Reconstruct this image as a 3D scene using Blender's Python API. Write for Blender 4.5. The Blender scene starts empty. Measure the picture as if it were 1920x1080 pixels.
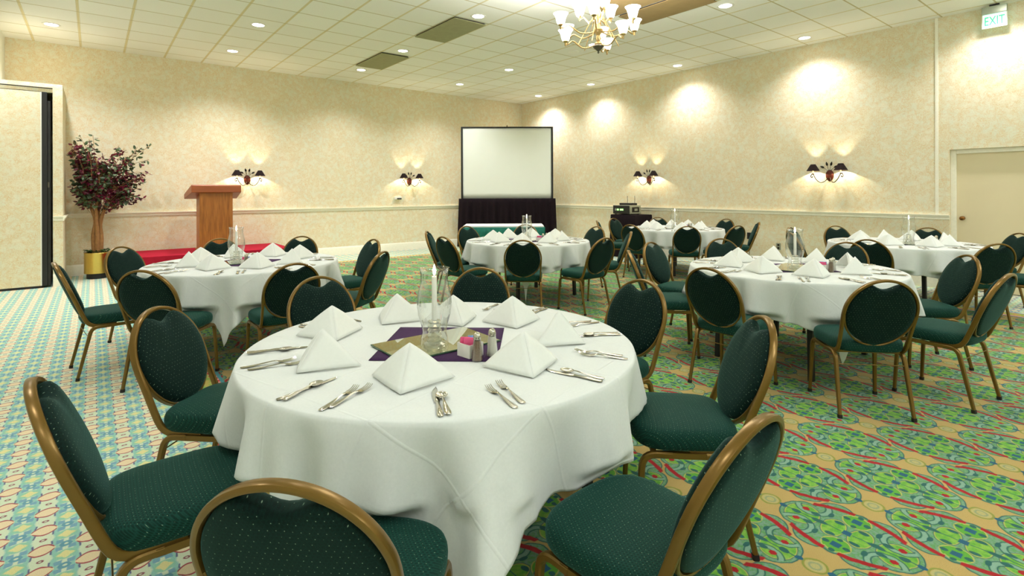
import bpy, math, random
from math import sin, cos, pi, radians as RD, sqrt, exp, atan2, degrees
from mathutils import Vector, Matrix

SC = bpy.context.scene
COL = SC.collection
H = 1.42            # eye height
CEIL = 3.92
UL, UR, VB, VF = -1.105, 9.62, 11.69, -4.0     # room: left, right, back (lectern) wall, front (behind the camera)

# ------------------------------------------------------------------ mesh helpers
class MB:
    """collects verts / faces, builds ONE mesh object"""
    def __init__(self): self.v = []; self.f = []; self.mi = []; self.cur = 0
    def add(self, vs, fs):
        o = len(self.v); self.v += [tuple(p) for p in vs]
        self.f += [tuple(i + o for i in q) for q in fs]; self.mi += [self.cur] * len(fs)
        return self
    def box(self, x0, x1, y0, y1, z0, z1):
        vs = [(x, y, z) for z in (z0, z1) for y in (y0, y1) for x in (x0, x1)]
        return self.add(vs, [(0, 2, 3, 1), (4, 5, 7, 6), (0, 1, 5, 4), (2, 6, 7, 3), (0, 4, 6, 2), (1, 3, 7, 5)])
    def lathe(self, prof, n=24, c=(0, 0), cap=True):
        vs = []; fs = []
        for r, z in prof:
            for i in range(n):
                a = 2 * pi * i / n; vs.append((c[0] + r * cos(a), c[1] + r * sin(a), z))
        for k in range(len(prof) - 1):
            for i in range(n):
                j = (i + 1) % n; fs.append((k * n + i, k * n + j, (k + 1) * n + j, (k + 1) * n + i))
        if cap:
            if prof[0][0] > 1e-5: fs.append(tuple(range(n - 1, -1, -1)))
            if prof[-1][0] > 1e-5: fs.append(tuple((len(prof) - 1) * n + i for i in range(n)))
        return self.add(vs, fs)
    def sweep(self, path, prof, up=None, closed=False, scales=None, cap=True):
        """path: points; prof: 2D outline (a along side, b along up-normal); up: fixed reference normal or None"""
        P = [Vector(p) for p in path]; n = len(P); m = len(prof); vs = []; fs = []
        ref = Vector(up) if up else None; last = None
        for i in range(n):
            if closed: t = P[(i + 1) % n] - P[i - 1]
            else: t = P[min(i + 1, n - 1)] - P[max(i - 1, 0)]
            t.normalize()
            if ref is not None: nn = ref - t * ref.dot(t)
            else:
                if last is None:
                    nn = Vector((0, 0, 1)) if abs(t.z) < .9 else Vector((1, 0, 0))
                else: nn = last
                nn = nn - t * nn.dot(t)
            if nn.length < 1e-6: nn = t.orthogonal()
            nn.normalize(); last = nn; s = t.cross(nn); k = scales[i] if scales else 1
            for a, b in prof: vs.append(P[i] + s * a * k + nn * b * k)
        for i in range(n if closed else n - 1):
            j = (i + 1) % n
            for q in range(m):
                r = (q + 1) % m; fs.append((i * m + q, i * m + r, j * m + r, j * m + q))
        if cap and not closed:
            fs.append(tuple(range(m - 1, -1, -1))); fs.append(tuple((n - 1) * m + q for q in range(m)))
        return self.add(vs, fs)
    def tube(self, path, r, n=8, scales=None, closed=False):
        return self.sweep(path, circ(r, n), None, closed, scales)
    def build(self, name, mats, parent=None, smooth=True, angle=40, bevel=0, loc=None):
        me = bpy.data.meshes.new(name); me.from_pydata(self.v, [], self.f)
        if not isinstance(mats, (list, tuple)): mats = [mats]
        for m in mats: me.materials.append(m)
        if len(mats) > 1: me.polygons.foreach_set('material_index', self.mi)
        me.validate(); me.update()
        if smooth: shade(me, angle)
        o = bpy.data.objects.new(name, me); COL.objects.link(o)
        if parent: o.parent = parent
        if loc: o.location = loc
        if bevel:
            b = o.modifiers.new('bevel', 'BEVEL'); b.width = bevel; b.segments = 2; b.limit_method = 'ANGLE'; b.angle_limit = RD(40)
            b.harden_normals = False
        return o

def shade(me, angle=40):
    import bmesh
    bm = bmesh.new(); bm.from_mesh(me); bmesh.ops.recalc_face_normals(bm, faces=bm.faces)
    th = RD(angle)
    for f in bm.faces: f.smooth = True
    for e in bm.edges:
        if len(e.link_faces) == 2 and e.calc_face_angle(0) > th: e.smooth = False
    bm.to_mesh(me); bm.free()

def circ(r, n=8, ry=None): return [(r * cos(2 * pi * i / n), (ry or r) * sin(2 * pi * i / n)) for i in range(n)]
def rrect(w, h, r, k=2):
    pts = []
    for cx, cy, a0 in ((w - r, h - r, 0), (-w + r, h - r, 90), (-w + r, -h + r, 180), (w - r, -h + r, 270)):
        for i in range(k + 1):
            a = RD(a0 + 90 * i / k); pts.append((cx + r * cos(a), cy + r * sin(a)))
    return pts
def bend(pts, r, n=5):
    """polyline with rounded corners"""
    P = [Vector(p) for p in pts]; out = [P[0]]
    for i in range(1, len(P) - 1):
        a, b, c = P[i - 1], P[i], P[i + 1]
        d1 = (a - b); d2 = (c - b); q = min(r, d1.length * .49, d2.length * .49)
        p1 = b + d1.normalized() * q; p2 = b + d2.normalized() * q
        for k in range(n + 1):
            t = k / n; out.append(p1 * (1 - t) ** 2 + b * 2 * t * (1 - t) + p2 * t * t)
    out.append(P[-1]); return out
def spline(pts, n=6):
    P = [Vector(p) for p in pts]; P = [2 * P[0] - P[1]] + P + [2 * P[-1] - P[-2]]; out = []
    for i in range(1, len(P) - 2):
        for k in range(n):
            t = k / n; a, b, c, d = P[i - 1:i + 3]
            out.append(.5 * ((2 * b) + (c - a) * t + (2 * a - 5 * b + 4 * c - d) * t * t + (3 * b - a - 3 * c + d) * t ** 3))
    out.append(P[-2]); return out

def thing(name, label, cat, loc=(0, 0, 0), rz=0, group=None):
    o = bpy.data.objects.new(name, None); COL.objects.link(o); o.empty_display_size = .1
    o.location = loc; o.rotation_euler = (0, 0, rz); tag(o, label, cat, group); return o
def tag(o, label, cat, group=None):
    o['label'] = label; o['category'] = cat
    if group: o['group'] = group
    return o
def struct(o): o['kind'] = 'structure'; return o
KIDS = {}
def kids(o):
    if o.name not in KIDS: KIDS[o.name] = [c for c in bpy.data.objects if c.parent == o]
    return KIDS[o.name]
def dup(o, loc=None, rz=None, label=None, group=None, parent=None):
    c = o.copy(); COL.objects.link(c); c.parent = parent
    for k in kids(o): dup(k, parent=c)
    if loc is not None: c.location = loc
    if rz is not None: c.rotation_euler = (0, 0, rz)
    if label: c['label'] = label
    if group: c['group'] = group
    return c

# ------------------------------------------------------------------ node helpers
class S:
    def __init__(s, nt, k): s.nt = nt; s.k = k
    def _m(s, op, *a, clamp=False):
        n = s.nt.nodes.new('ShaderNodeMath'); n.operation = op; n.use_clamp = clamp
        for i, x in enumerate((s,) + a):
            if isinstance(x, S): s.nt.links.new(x.k, n.inputs[i])
            else: n.inputs[i].default_value = x
        return S(s.nt, n.outputs[0])
    def __add__(s, o): return s._m('ADD', o)
    def __radd__(s, o): return s._m('ADD', o)
    def __sub__(s, o): return s._m('SUBTRACT', o)
    def __rsub__(s, o): return s._m('MULTIPLY_ADD', -1.0, o)
    def __mul__(s, o): return s._m('MULTIPLY', o)
    __rmul__ = __mul__
    def __truediv__(s, o): return s._m('DIVIDE', o)
    def abs(s): return s._m('ABSOLUTE')
    def sqrt(s): return s._m('SQRT')
    def round(s): return s._m('ROUND')
    def floor(s): return s._m('FLOOR')
    def sin(s): return s._m('SINE')
    def min(s, o): return s._m('MINIMUM', o)
    def max(s, o): return s._m('MAXIMUM', o)
    def lt(s, o): return s._m('LESS_THAN', o)
    def gt(s, o): return s._m('GREATER_THAN', o)
    def below(s, e, w=.004):      # 1 where s < e, soft edge w
        return (s - (e + w / 2))._m('MULTIPLY', -1.0 / w, clamp=True)
    def above(s, e, w=.004): return (s - (e - w / 2))._m('MULTIPLY', 1.0 / w, clamp=True)
def ln(x, y): return (x * x + y * y).sqrt()
def wrap(x, p): return x - (x / p).round() * p

def lin(c):   # sRGB 0..255 -> linear
    return tuple(((v / 255) / 12.92 if v / 255 <= .04045 else ((v / 255 + .055) / 1.055) ** 2.4) for v in c) + (1,)
class Mat:
    def __init__(s, name, color=(.8, .8, .8), rough=.6, metal=0, spec=.5):
        s.m = bpy.data.materials.new(name); s.m.use_nodes = True; s.nt = s.m.node_tree
        s.b = s.nt.nodes['Principled BSDF']
        s.b.inputs['Base Color'].default_value = tuple(color[:3]) + (1,)
        s.b.inputs['Roughness'].default_value = rough; s.b.inputs['Metallic'].default_value = metal
        s.b.inputs['Specular IOR Level'].default_value = spec
    def coord(s, kind='Object'):
        n = s.nt.nodes.new('ShaderNodeTexCoord'); return n.outputs[kind]
    def xyz(s, sock=None):
        n = s.nt.nodes.new('ShaderNodeSeparateXYZ'); s.nt.links.new(sock or s.coord(), n.inputs[0])
        return [S(s.nt, o) for o in n.outputs]
    def vec(s, x, y, z=0.0):
        n = s.nt.nodes.new('ShaderNodeCombineXYZ')
        for i, q in enumerate((x, y, z)):
            if isinstance(q, S): s.nt.links.new(q.k, n.inputs[i])
            else: n.inputs[i].default_value = q
        return n.outputs[0]
    def noise(s, scale, detail=2, rough=.5, dist=0, vec=None, col=False):
        n = s.nt.nodes.new('ShaderNodeTexNoise'); s.nt.links.new(vec or s.coord(), n.inputs['Vector'])
        n.inputs['Scale'].default_value = scale; n.inputs['Detail'].default_value = detail
        n.inputs['Roughness'].default_value = rough; n.inputs['Distortion'].default_value = dist
        return n.outputs['Color'] if col else S(s.nt, n.outputs['Fac'])
    def voro(s, scale, feature='F1', vec=None, out='Distance'):
        n = s.nt.nodes.new('ShaderNodeTexVoronoi'); n.feature = feature
        s.nt.links.new(vec or s.coord(), n.inputs['Vector']); n.inputs['Scale'].default_value = scale
        return S(s.nt, n.outputs[out]) if out == 'Distance' else n.outputs[out]
    def mix(s, fac, a, b, mode='MIX'):
        n = s.nt.nodes.new('ShaderNodeMix'); n.data_type = 'RGBA'; n.blend_type = mode
        if isinstance(fac, S): s.nt.links.new(fac.k, n.inputs[0])
        else: n.inputs[0].default_value = fac
        for i, q in ((6, a), (7, b)):
            if isinstance(q, (tuple, list)): n.inputs[i].default_value = tuple(q[:3]) + (1,)
            else: s.nt.links.new(q.k if isinstance(q, S) else q, n.inputs[i])
        return n.outputs[2]
    def grey(s, v):  # scalar to colour
        n = s.nt.nodes.new('ShaderNodeCombineColor')
        for i in range(3): s.nt.links.new(v.k, n.inputs[i])
        return n.outputs[0]
    def base(s, c): s.nt.links.new(c, s.b.inputs['Base Color']); return s
    def bump(s, h, strength=.3, dist=.002):
        n = s.nt.nodes.new('ShaderNodeBump'); n.inputs['Strength'].default_value = strength
        n.inputs['Distance'].default_value = dist; s.nt.links.new(h.k, n.inputs['Height'])
        s.nt.links.new(n.outputs[0], s.b.inputs['Normal']); return s
    def emit(s, c, strength):
        s.b.inputs['Emission Color'].default_value = tuple(c[:3]) + (1,); s.b.inputs['Emission Strength'].default_value = strength; return s

# ------------------------------------------------------------------ materials
M = {}
def simple(key, name, col, rough=.6, metal=0, spec=.5, var=.08, scale=30):
    m = Mat(name, col, rough, metal, spec)
    n = m.noise(scale, 3)
    m.base(m.mix(n, tuple(c * (1 - var) for c in col[:3]), tuple(min(1, c * (1 + var)) for c in col[:3])))
    M[key] = m.m; return m

def carpet():
    m = Mat('patterned_carpet', rough=.95, spec=.1)
    u, v, z = m.xyz()
    nz = m.noise(420, 2, .6); big = m.noise(9, 3, .6)
    wob = (m.noise(26, 1) - .5) * .012
    u = u + wob; v = v + wob * .6
    # ---- field: lobed cartouches on tan
    a, b = .612, .63
    U = u - 3.361; V = v - 1.172
    x1 = wrap(U, a).abs(); y1 = wrap(V, b).abs()
    x2 = wrap(U - a / 2, a).abs(); y2 = wrap(V - b / 2, b).abs()
    sel = (x1 / (a / 2) + y1 / (b / 2)).lt(x2 / (a / 2) + y2 / (b / 2))
    x = x2 + (x1 - x2) * sel; y = y2 + (y1 - y2) * sel
    tan = lin((192, 168, 104)); olive = lin((140, 150, 62)); grn = lin((92, 168, 52)); grn2 = lin((140, 190, 72))
    gb = lin((132, 172, 150)); teal = lin((30, 98, 92)); blue = lin((22, 92, 122)); red = lin((168, 8, 20))
    c = m.mix(big, tan, lin((190, 160, 92)))
    dm = ln(x - a / 2, y).min(ln(x, y - b / 2))
    c = m.mix((dm - .041).abs().below(.0045), c, olive)
    c = m.mix(dm.below(.034), c, lin((186, 178, 118)))
    c = m.mix((dm - .02).abs().below(.004), c, lin((150, 160, 120)))
    e0 = (ln(x / .178, y / .085) - 1.0) * .1
    e1 = (ln((x - .096) / .098, (y - .084) / .078) - 1.0) * .085
    e2 = (ln(x / .105, (y - .176) / .085) - 1.0) * .09
    sd = e1.min(e2).min(e0)
    c = m.mix(sd.below(0.002), c, teal)
    c = m.mix(sd.below(-.0035), c, m.mix(m.noise(60, 2).above(.5, .2), lin((122, 160, 138)), lin((96, 158, 92))))
    core = e2.min((ln(x / .1, (y - .05) / .06) - 1.0) * .07)
    c = m.mix(core.below(-.017), c, teal)
    c = m.mix(core.below(-.02), c, lin((186, 182, 96)))
    c = m.mix(core.below(-.024), c, m.mix(m.noise(34, 2).above(.5, .3), grn, grn2))
    # grey-blue scrolls inside, from the waist towards the tips
    s1 = (ln(x - .09, y - .165) - .06).abs()
    c = m.mix(s1.below(.009) * sd.below(-.01), c, gb)
    c = m.mix((s1 - .012).abs().below(.0025) * sd.below(-.012), c, teal)
    r1 = ln(x - .113, y)
    c = m.mix(r1.below(.054) * sd.below(-.008), c, lin((190, 186, 98)))
    c = m.mix(r1.below(.049) * sd.below(-.012), c, grn)
    def ell(cx, cy, rx, ry): return ln((x - cx) / rx, (y - cy) / ry)
    for cx, cy, rx, ry in ((.0, .105, .013, .032), (.052, .045, .012, .02), (.113, .038, .011, .014), (.04, .135, .012, .02), (.0, .2, .014, .02), (.157, .0, .012, .011), (.07, .0, .011, .011), (.083, .09, .02, .01)):
        c = m.mix(ell(cx, cy, rx, ry).below(1.0, .25), c, teal)
    c = m.mix(x.below(.0025) * y.below(.25) * y.above(.02), c, teal)
    c = m.mix((x - .113).abs().max(y).below(.0175), c, blue)
    c = m.mix(x.max(y).below(.016), c, blue)
    c = m.mix(ell(.0, .256, .012, .016).below(1.0, .2), c, blue)
    c = m.mix(((x - .05).abs() + (y - .18).abs() * .6).max((y - .18).abs() * 1.1).below(.0155), c, red)
    st = (ln(x + .18, y + .011) - .347).abs() + ((y - .1).abs() - .04).max(0.0) * .06
    c = m.mix(st.below(.0125) * y.above(.024) * y.below(.176), c, red)
    field = c
    # ---- border carpet: rosette columns and ogives
    a, b = .149, .1605
    x = wrap(u - .06, a).abs(); y = wrap(v - 3.847, b).abs()
    c = lin((216, 228, 200))
    c = m.mix((x - .028 - (y * (2 * pi / b)).sin() * .006).abs().below(.011, .008), c, lin((150, 204, 190)))
    c = m.mix((x - .02).abs().below(.012) * (y - .052).abs().below(.014), c, lin((122, 170, 190)))
    c = m.mix((ln(x, y - b / 2) - .014).abs().below(.007), c, lin((104, 160, 178)))
    rs = ln(x, y)
    c = m.mix(rs.below(.036), c, lin((150, 206, 178)))
    c = m.mix((rs + ((x - y).abs() * -.35)).below(.019), c, lin((228, 222, 158)))
    px = (a / 2) - x; py = (b / 2) - y
    og = py.abs() - (1.0 - (px / .046) * (px / .046)).max(0.0) * .037
    c = m.mix(og.below(0.0) * px.below(.044), c, lin((236, 218, 180)))
    c = m.mix(og.abs().below(.0044) * px.below(.04), c, lin((168, 60, 72)))
    c = m.mix((ln(px, y * 1.3) - .009).abs().below(.0035), c, lin((140, 70, 84)))
    c = m.mix((x - .045).abs().below(.003) * (y - .04).abs().below(.014), c, lin((96, 96, 140)))
    border = c
    # ---- band between the two
    s = (u - .52).min(10.72 - v).min(8.35 - u)
    t = u * (u.gt(.78)) + v * (u.lt(.78))            # coordinate along the band
    sq = wrap(t, .075).abs()
    c = m.mix(m.noise(16, 2).above(.5, .06), lin((206, 186, 96)), lin((150, 190, 84)))
    c = m.mix(s.below(.035), c, lin((136, 196, 214)))
    c = m.mix((s - .045).abs().below(.02) * (sq + s * .5).below(.04), c, lin((206, 46, 52)))
    c = m.mix(s.above(.175), c, m.mix(sq.below(.024), lin((240, 190, 176)), lin((208, 40, 44))))
    c = m.mix(s.above(.225), c, lin((70, 150, 160)))
    c = m.mix(s.above(0.0, .002), border, c)
    c = m.mix(s.above(.25, .002), c, field)
    k = nz * 1.15 + (.45 - s.above(.25, .002) * .13)
    c = m.mix(1.0, c, m.grey(k), 'MULTIPLY')
    m.base(c); m.bump(nz, .5, .004)
    m.b.inputs['Sheen Weight'].default_value = .15
    M['carpet'] = m.m

def wallpaper():
    m = Mat('damask_wallpaper', rough=.75, spec=.2)
    co = m.coord()
    warp = m.noise(5, 2, .5, 0, co, True)
    n = m.nt.nodes.new('ShaderNodeMix'); n.data_type = 'RGBA'; n.blend_type = 'ADD'; n.inputs[0].default_value = .16
    m.nt.links.new(co, n.inputs[6]); m.nt.links.new(warp, n.inputs[7]); wv = n.outputs[2]
    e = m.voro(13, 'SMOOTH_F1', wv); e2 = m.voro(30, 'DISTANCE_TO_EDGE', wv)
    f = m.noise(58, 4, .55, 1.8, wv); big = m.noise(3.2, 3, .6, .6, wv)
    base = m.mix(big.above(.5, .3), lin((238, 231, 206)), lin((230, 229, 207)))
    c = m.mix(f.above(.5, .12) * e.above(.36, .25), base, lin((229, 208, 166)))
    c = m.mix(e2.below(.03, .05) * f.above(.42, .2) * .65, c, lin((224, 192, 146)))
    c = m.mix(m.noise(260, 1).above(.5, .5) * .14, c, lin((196, 186, 150)))
    m.base(c); M['wallpaper'] = m.m

def ceiling_mat():
    m = Mat('ceiling_tile', rough=.9, spec=.15)
    u, v, z = m.xyz()
    fu = wrap(u - 4.04, .6).abs(); fv = wrap(v - 8.83, .61).abs()
    iu = ((u - 4.04) / .6).floor(); iv = ((v - 8.83) / .61).floor()
    wn = m.nt.nodes.new('ShaderNodeTexWhiteNoise'); m.nt.links.new(m.vec(iu, iv), wn.inputs['Vector']); w = S(m.nt, wn.outputs['Value'])
    fine = m.noise(160, 3, .7)
    c = m.mix(w * .45 + fine * .5, lin((241, 240, 232)), lin((250, 250, 243)))
    c = m.mix(fine.below(.36, .06) * .3, c, lin((206, 198, 166)))
    c = m.mix(fu.below(.0155, .003), c, lin((200, 188, 146)))
    c = m.mix(fu.below(.0115, .003), c, lin((236, 226, 188)))
    c = m.mix(fu.below(.0016, .002), c, lin((176, 160, 112)))
    c = m.mix(fv.below(.0095, .003), c, lin((186, 174, 132)))
    c = m.mix(fv.below(.004, .003), c, lin((212, 200, 160)))
    m.base(c); M['ceiling'] = m.m

def fabric(key, name, ax):
    m = Mat(name, rough=.75, spec=.12)
    q = m.xyz(); x, y = (q[0] + q[2], q[1] + q[2]) if ax == (0, 1) else (q[0], (q[2] - q[1]) * .74)
    p = .0098
    d1 = ln(wrap(x, p), wrap(y, p * 1.73)); d2 = ln(wrap(x + p / 2, p), wrap(y + p * .866, p * 1.73)); d = d1.min(d2)
    q4 = .0165
    e1 = ln(wrap(x, q4), wrap(y, q4 * 1.73)).min(ln(wrap(x + q4 / 2, q4), wrap(y + q4 * .866, q4 * 1.73)))
    f = m.noise(900, 2, .7)
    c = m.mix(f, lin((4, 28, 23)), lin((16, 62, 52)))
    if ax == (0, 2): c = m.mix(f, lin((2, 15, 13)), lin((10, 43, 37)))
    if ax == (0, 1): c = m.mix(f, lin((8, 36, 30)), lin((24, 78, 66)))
    c = m.mix(d.below(.0036, .0024) * .6, c, lin((4, 16, 15)))
    c = m.mix(e1.below(.0009, .001) * m.noise(70, 1).above(.47, .2), c, lin((140, 168, 140)))
    c = m.mix(f.above(.68, .03) * .6, c, lin((58, 96, 84)))
    m.base(c); m.bump(d, .35, .0015)
    m.b.inputs['Sheen Weight'].default_value = .2; m.b.inputs['Sheen Roughness'].default_value = .45
    m.b.inputs['Sheen Tint'].default_value = lin((120, 190, 180))
    M[key] = m.m

def cloth_mat():
    m = Mat('white_table_linen', rough=.85, spec=.15)
    u, v, z = m.xyz(m.coord('UV'))
    f = m.noise(120, 3, .6)
    m.base(m.mix(f, lin((213, 218, 216)), lin((226, 230, 228))))
    L = .37
    cr = (wrap(u, L).abs().below(.004, .005)).max(wrap(v, L).abs().below(.004, .005))
    h = cr * .4 + m.noise(7, 2, .5, 0, m.coord('UV')) * 2.2 + m.noise(500, 1) * .05
    m.bump(h, .35, .006); M['cloth'] = m.m
    m.b.inputs['Sheen Weight'].default_value = .1

def wood():
    m = Mat('lectern_oak', rough=.42)
    x, y, z = m.xyz()
    g = m.noise(1, 4, .6, .4, m.vec(x * 60, y * 60, z * 3.2))
    g2 = m.noise(1, 2, .5, .8, m.vec(x * 16, y * 16, z * 1.4))
    c = m.mix(g2, lin((158, 92, 30)), lin((188, 116, 46)))
    c = m.mix(g.above(.52, .2) * .6, c, lin((118, 62, 18)))
    m.base(c); M['wood'] = m.m
    m = Mat('lectern_top_veneer', rough=.38)
    x, y, z = m.xyz(); g = m.noise(1, 4, .6, .4, m.vec(x * 3.2, y * 50, z * 50))
    m.base(m.mix(g, lin((128, 62, 28)), lin((174, 92, 46)))); M['wood2'] = m.m

def glass():
    m = bpy.data.materials.new('thin_clear_glass'); m.use_nodes = True; nt = m.node_tree; nt.nodes.clear()
    o = nt.nodes.new('ShaderNodeOutputMaterial'); mx = nt.nodes.new('ShaderNodeMixShader')
    t = nt.nodes.new('ShaderNodeBsdfTransparent'); t.inputs[0].default_value = (.97, .985, .97, 1)
    g = nt.nodes.new('ShaderNodeBsdfGlossy'); g.inputs['Roughness'].default_value = .03
    lw = nt.nodes.new('ShaderNodeLayerWeight'); lw.inputs[0].default_value = .25
    ma = nt.nodes.new('ShaderNodeMath'); ma.operation = 'MULTIPLY_ADD'; ma.inputs[1].default_value = .95; ma.inputs[2].default_value = .06
    nt.links.new(lw.outputs['Facing'], ma.inputs[0]); nt.links.new(ma.outputs[0], mx.inputs[0])
    nt.links.new(t.outputs[0], mx.inputs[1]); nt.links.new(g.outputs[0], mx.inputs[2]); nt.links.new(mx.outputs[0], o.inputs[0])
    M['glass'] = m
    m2 = m.copy(); m2.name = 'cut_crystal'; n2 = m2.node_tree
    for n in n2.nodes:
        if n.type == 'MATH': n.inputs[1].default_value = .5; n.inputs[2].default_value = .34
        if n.type == 'BSDF_GLOSSY': n.inputs['Roughness'].default_value = .12
        if n.type == 'BSDF_TRANSPARENT': n.inputs[0].default_value = (.98, 1, .98, 1)
    M['crystal'] = m2

def shade_glass():
    m = Mat('lit_frosted_glass', lin((250, 244, 228)), .3)
    m.emit((1, .93, .8), 6.0); M['lampglass'] = m.m

def foliage():
    for key, nm, a, b in (('leafred', 'burgundy_leaf', (74, 16, 36), (128, 30, 60)), ('leafgreen', 'green_leaf', (40, 56, 32), (92, 112, 76))):
        m = Mat(nm, rough=.45); n = m.noise(9, 2); m.base(m.mix(n.above(.5, .3), lin(a), lin(b))); M[key] = m.m

carpet(); wallpaper(); ceiling_mat(); cloth_mat(); wood(); glass(); shade_glass(); foliage()
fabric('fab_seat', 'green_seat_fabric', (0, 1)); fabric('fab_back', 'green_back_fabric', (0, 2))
simple('gold', 'bronze_gold_frame', lin((118, 90, 36)), .28, .5, .5, .06)
simple('black', 'black_plastic', lin((22, 22, 22)), .5)
simple('rubber', 'black_foot_cap', lin((24, 20, 18)), .6)
simple('silver', 'polished_flatware', lin((196, 192, 180)), .16, 1, .5, .04)
simple('trim', 'cream_painted_trim', lin((244, 240, 222)), .4)
simple('paint', 'cream_painted_wall', lin((228, 229, 218)), .7)
simple('door', 'cream_door_paint', lin((226, 212, 176)), .5, 0, .4, .03, 3)
simple('brass', 'polished_brass', lin((226, 196, 106)), .28, 1, .5, .05)
simple('antbrass', 'antique_brass', lin((140, 96, 48)), .3, .9)
simple('plum', 'plum_linen', lin((62, 36, 74)), .85, 0, .2, .15, 90)
simple('mirror', 'mirror_glass', lin((214, 214, 196)), .02, 1, .5, .0)
simple('mirror_edge', 'green_glass_edge', lin((60, 92, 70)), .2)
simple('wax', 'white_candle_wax', lin((250, 247, 240)), .4)
simple('flame', 'candle_flame', (1, .75, .4), .5).emit((1, .72, .38), 40)
simple('china', 'white_china', lin((236, 234, 226)), .2)
simple('pink', 'pink_paper', lin((232, 92, 142)), .6)
simple('bluepk', 'blue_white_paper', lin((120, 160, 220)), .6, 0, .5, .5, 60)
simple('pepper', 'ground_pepper', lin((120, 96, 74)), .5, 0, .5, .6, 220)
simple('salt', 'white_salt', lin((226, 224, 212)), .5, 0, .5, .05, 200)
simple('redcarpet', 'red_stage_carpet', lin((168, 30, 52)), .9, 0, .1, .15, 120)
simple('blackcloth', 'black_velour_skirt', lin((30, 22, 27)), .9, 0, .1, .3, 40)
simple('greencloth', 'green_table_skirt', lin((22, 108, 92)), .7, 0, .3, .35, 14)
simple('screen', 'white_projection_fabric', lin((238, 242, 234)), .8, 0, .2, .02, 3)
simple('vent', 'grey_access_panel', lin((160, 158, 122)), .8, 0, .2, .12, 12)
simple('ventbrown', 'brown_access_panel', lin((158, 134, 92)), .8, 0, .2, .15, 10)
simple('ventedge', 'dark_panel_edge', lin((40, 34, 24)), .8)
simple('whitemetal', 'white_metal', lin((236, 234, 226)), .4)
simple('bark', 'brown_bark', lin((150, 108, 66)), .8, 0, .3, .35, 30)
simple('moss', 'green_moss', lin((40, 74, 30)), .9, 0, .2, .4, 60)
simple('rust', 'rust_brown_metal', lin((84, 34, 18)), .4, .5, .5, .4, 60)
simple('iron', 'dark_iron', lin((40, 34, 24)), .45, .7)
simple('shadeblk', 'black_pleated_shade', lin((36, 24, 24)), .8, 0, .2, .3, 90)
simple('sleeve', 'ivory_candle_sleeve', lin((240, 210, 150)), .5).emit((1, .7, .35), 1.2)
simple('bulb', 'glowing_bulb', (1, .9, .7), .5).emit((1, .82, .55), 14)
simple('downlamp', 'glowing_downlight_lens', (1, .97, .9), .5).emit((1, .95, .84), 16)
simple('chandmetal', 'aged_champagne_metal', lin((196, 168, 118)), .3, .85)
simple('nickel', 'dull_dark_nickel', lin((110, 104, 92)), .35, .8)
simple('led', 'green_display', (.3, 1, .2), .5).emit((.35, 1, .25), 1.5)
simple('equip', 'silver_equipment_case', lin((176, 178, 160)), .35, .5, .5, .25, 50)
simple('exitglow', 'exit_sign_pane', lin((214, 244, 226)), .2).emit((.6, 1, .8), .55)
simple('exitgreen', 'exit_sign_green', lin((60, 190, 130)), .3).emit((.05, .75, .4), .45)
simple('exitgrey', 'brushed_exit_housing', lin((176, 184, 172)), .35, .6)

# ------------------------------------------------------------------ room shell
def rbox(name, boxes, mat, bevel=0):
    mb = MB()
    for b in boxes: mb.box(*b)
    return struct(mb.build(name, mat, None, False, bevel=bevel))
rbox('floor', [(UL - .1, UR + .3, VF - .1, VB + .1, -.1, 0)], M['carpet'])
rbox('ceiling', [(UL - .1, UR + .3, VF - .1, VB + .1, CEIL, CEIL + .1)], M['ceiling'])
rbox('wall_back', [(UL - .1, UR + .12, VB, VB + .1, 0, CEIL)], M['wallpaper'])
DV0, DV1, DZ = .98, 2.04, 2.0
rbox('wall_right', [(UR, UR + .12, VF, DV0, 0, CEIL), (UR, UR + .12, DV1, VB, 0, CEIL), (UR, UR + .12, DV0, DV1, DZ, CEIL)], M['wallpaper'])
rbox('wall_left', [(UL - .1, UL, VF, VB, 0, CEIL)], M['paint'])
rbox('wall_front', [(UL - .1, UR + .12, VF - .1, VF, 0, CEIL)], M['paint'])
# storage pocket of the folding partition: a low box against the back wall
PU, PV, PZ = -.36, 10.55, 3.06
mb = MB(); mb.box(-.475, PU, PV, VB - .001, 0, PZ); mb.box(UL + .001, -.475, PV, PV + .16, 2.93, PZ); mb.box(UL + .001, -.475, PV + .16, VB - .001, PZ - .05, PZ)
struct(mb.build('wall_pocket', M['wallpaper'], None, False))
rbox('trim_1', [(UL + .001, -.475, PV - .012, PV, 2.985, 2.998)], M['ventedge'])

def rail_prof():  # chair rail profile (out, z)
    return [(0, -.035), (.012, -.035), (.016, -.02), (.012, -.008), (.03, .008), (.034, .02), (.042, .026), (.042, .036), (0, .036)]
def rail(name, p0, p1, nrm, z, prof=rail_prof):
    mb = MB(); pr = prof(); k = len(pr); vs = []
    for p in (p0, p1):
        for o, dz in pr: vs.append((p[0] + nrm[0] * o, p[1] + nrm[1] * o, z + dz))
    fs = [(i, (i + 1) % k, k + (i + 1) % k, k + i) for i in range(k)] + [tuple(range(k - 1, -1, -1)), tuple(range(k, 2 * k))]
    mb.add(vs, fs); return struct(mb.build(name, M['trim'], None, True, 25))
def base_prof(): return [(0, 0), (.016, 0), (.016, .155), (.012, .17), (.006, .185), (0, .19)]
RZ = 1.03
rail('trim_2', (PU, VB), (UR, VB), (0, -1), RZ); rail('trim_3', (UR, VB), (UR, DV1 + .0), (-1, 0), RZ)
rail('baseboard_back', (PU, VB), (UR, VB), (0, -1), 0, base_prof)
rail('baseboard_right', (UR, VB), (UR, DV1), (-1, 0), 0, base_prof)
rail('baseboard_front', (UR, VF), (UL, VF), (0, 1), 0, base_prof)
rail('baseboard_left', (UL, PV), (UL, VF), (1, 0), 0, base_prof)
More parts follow.
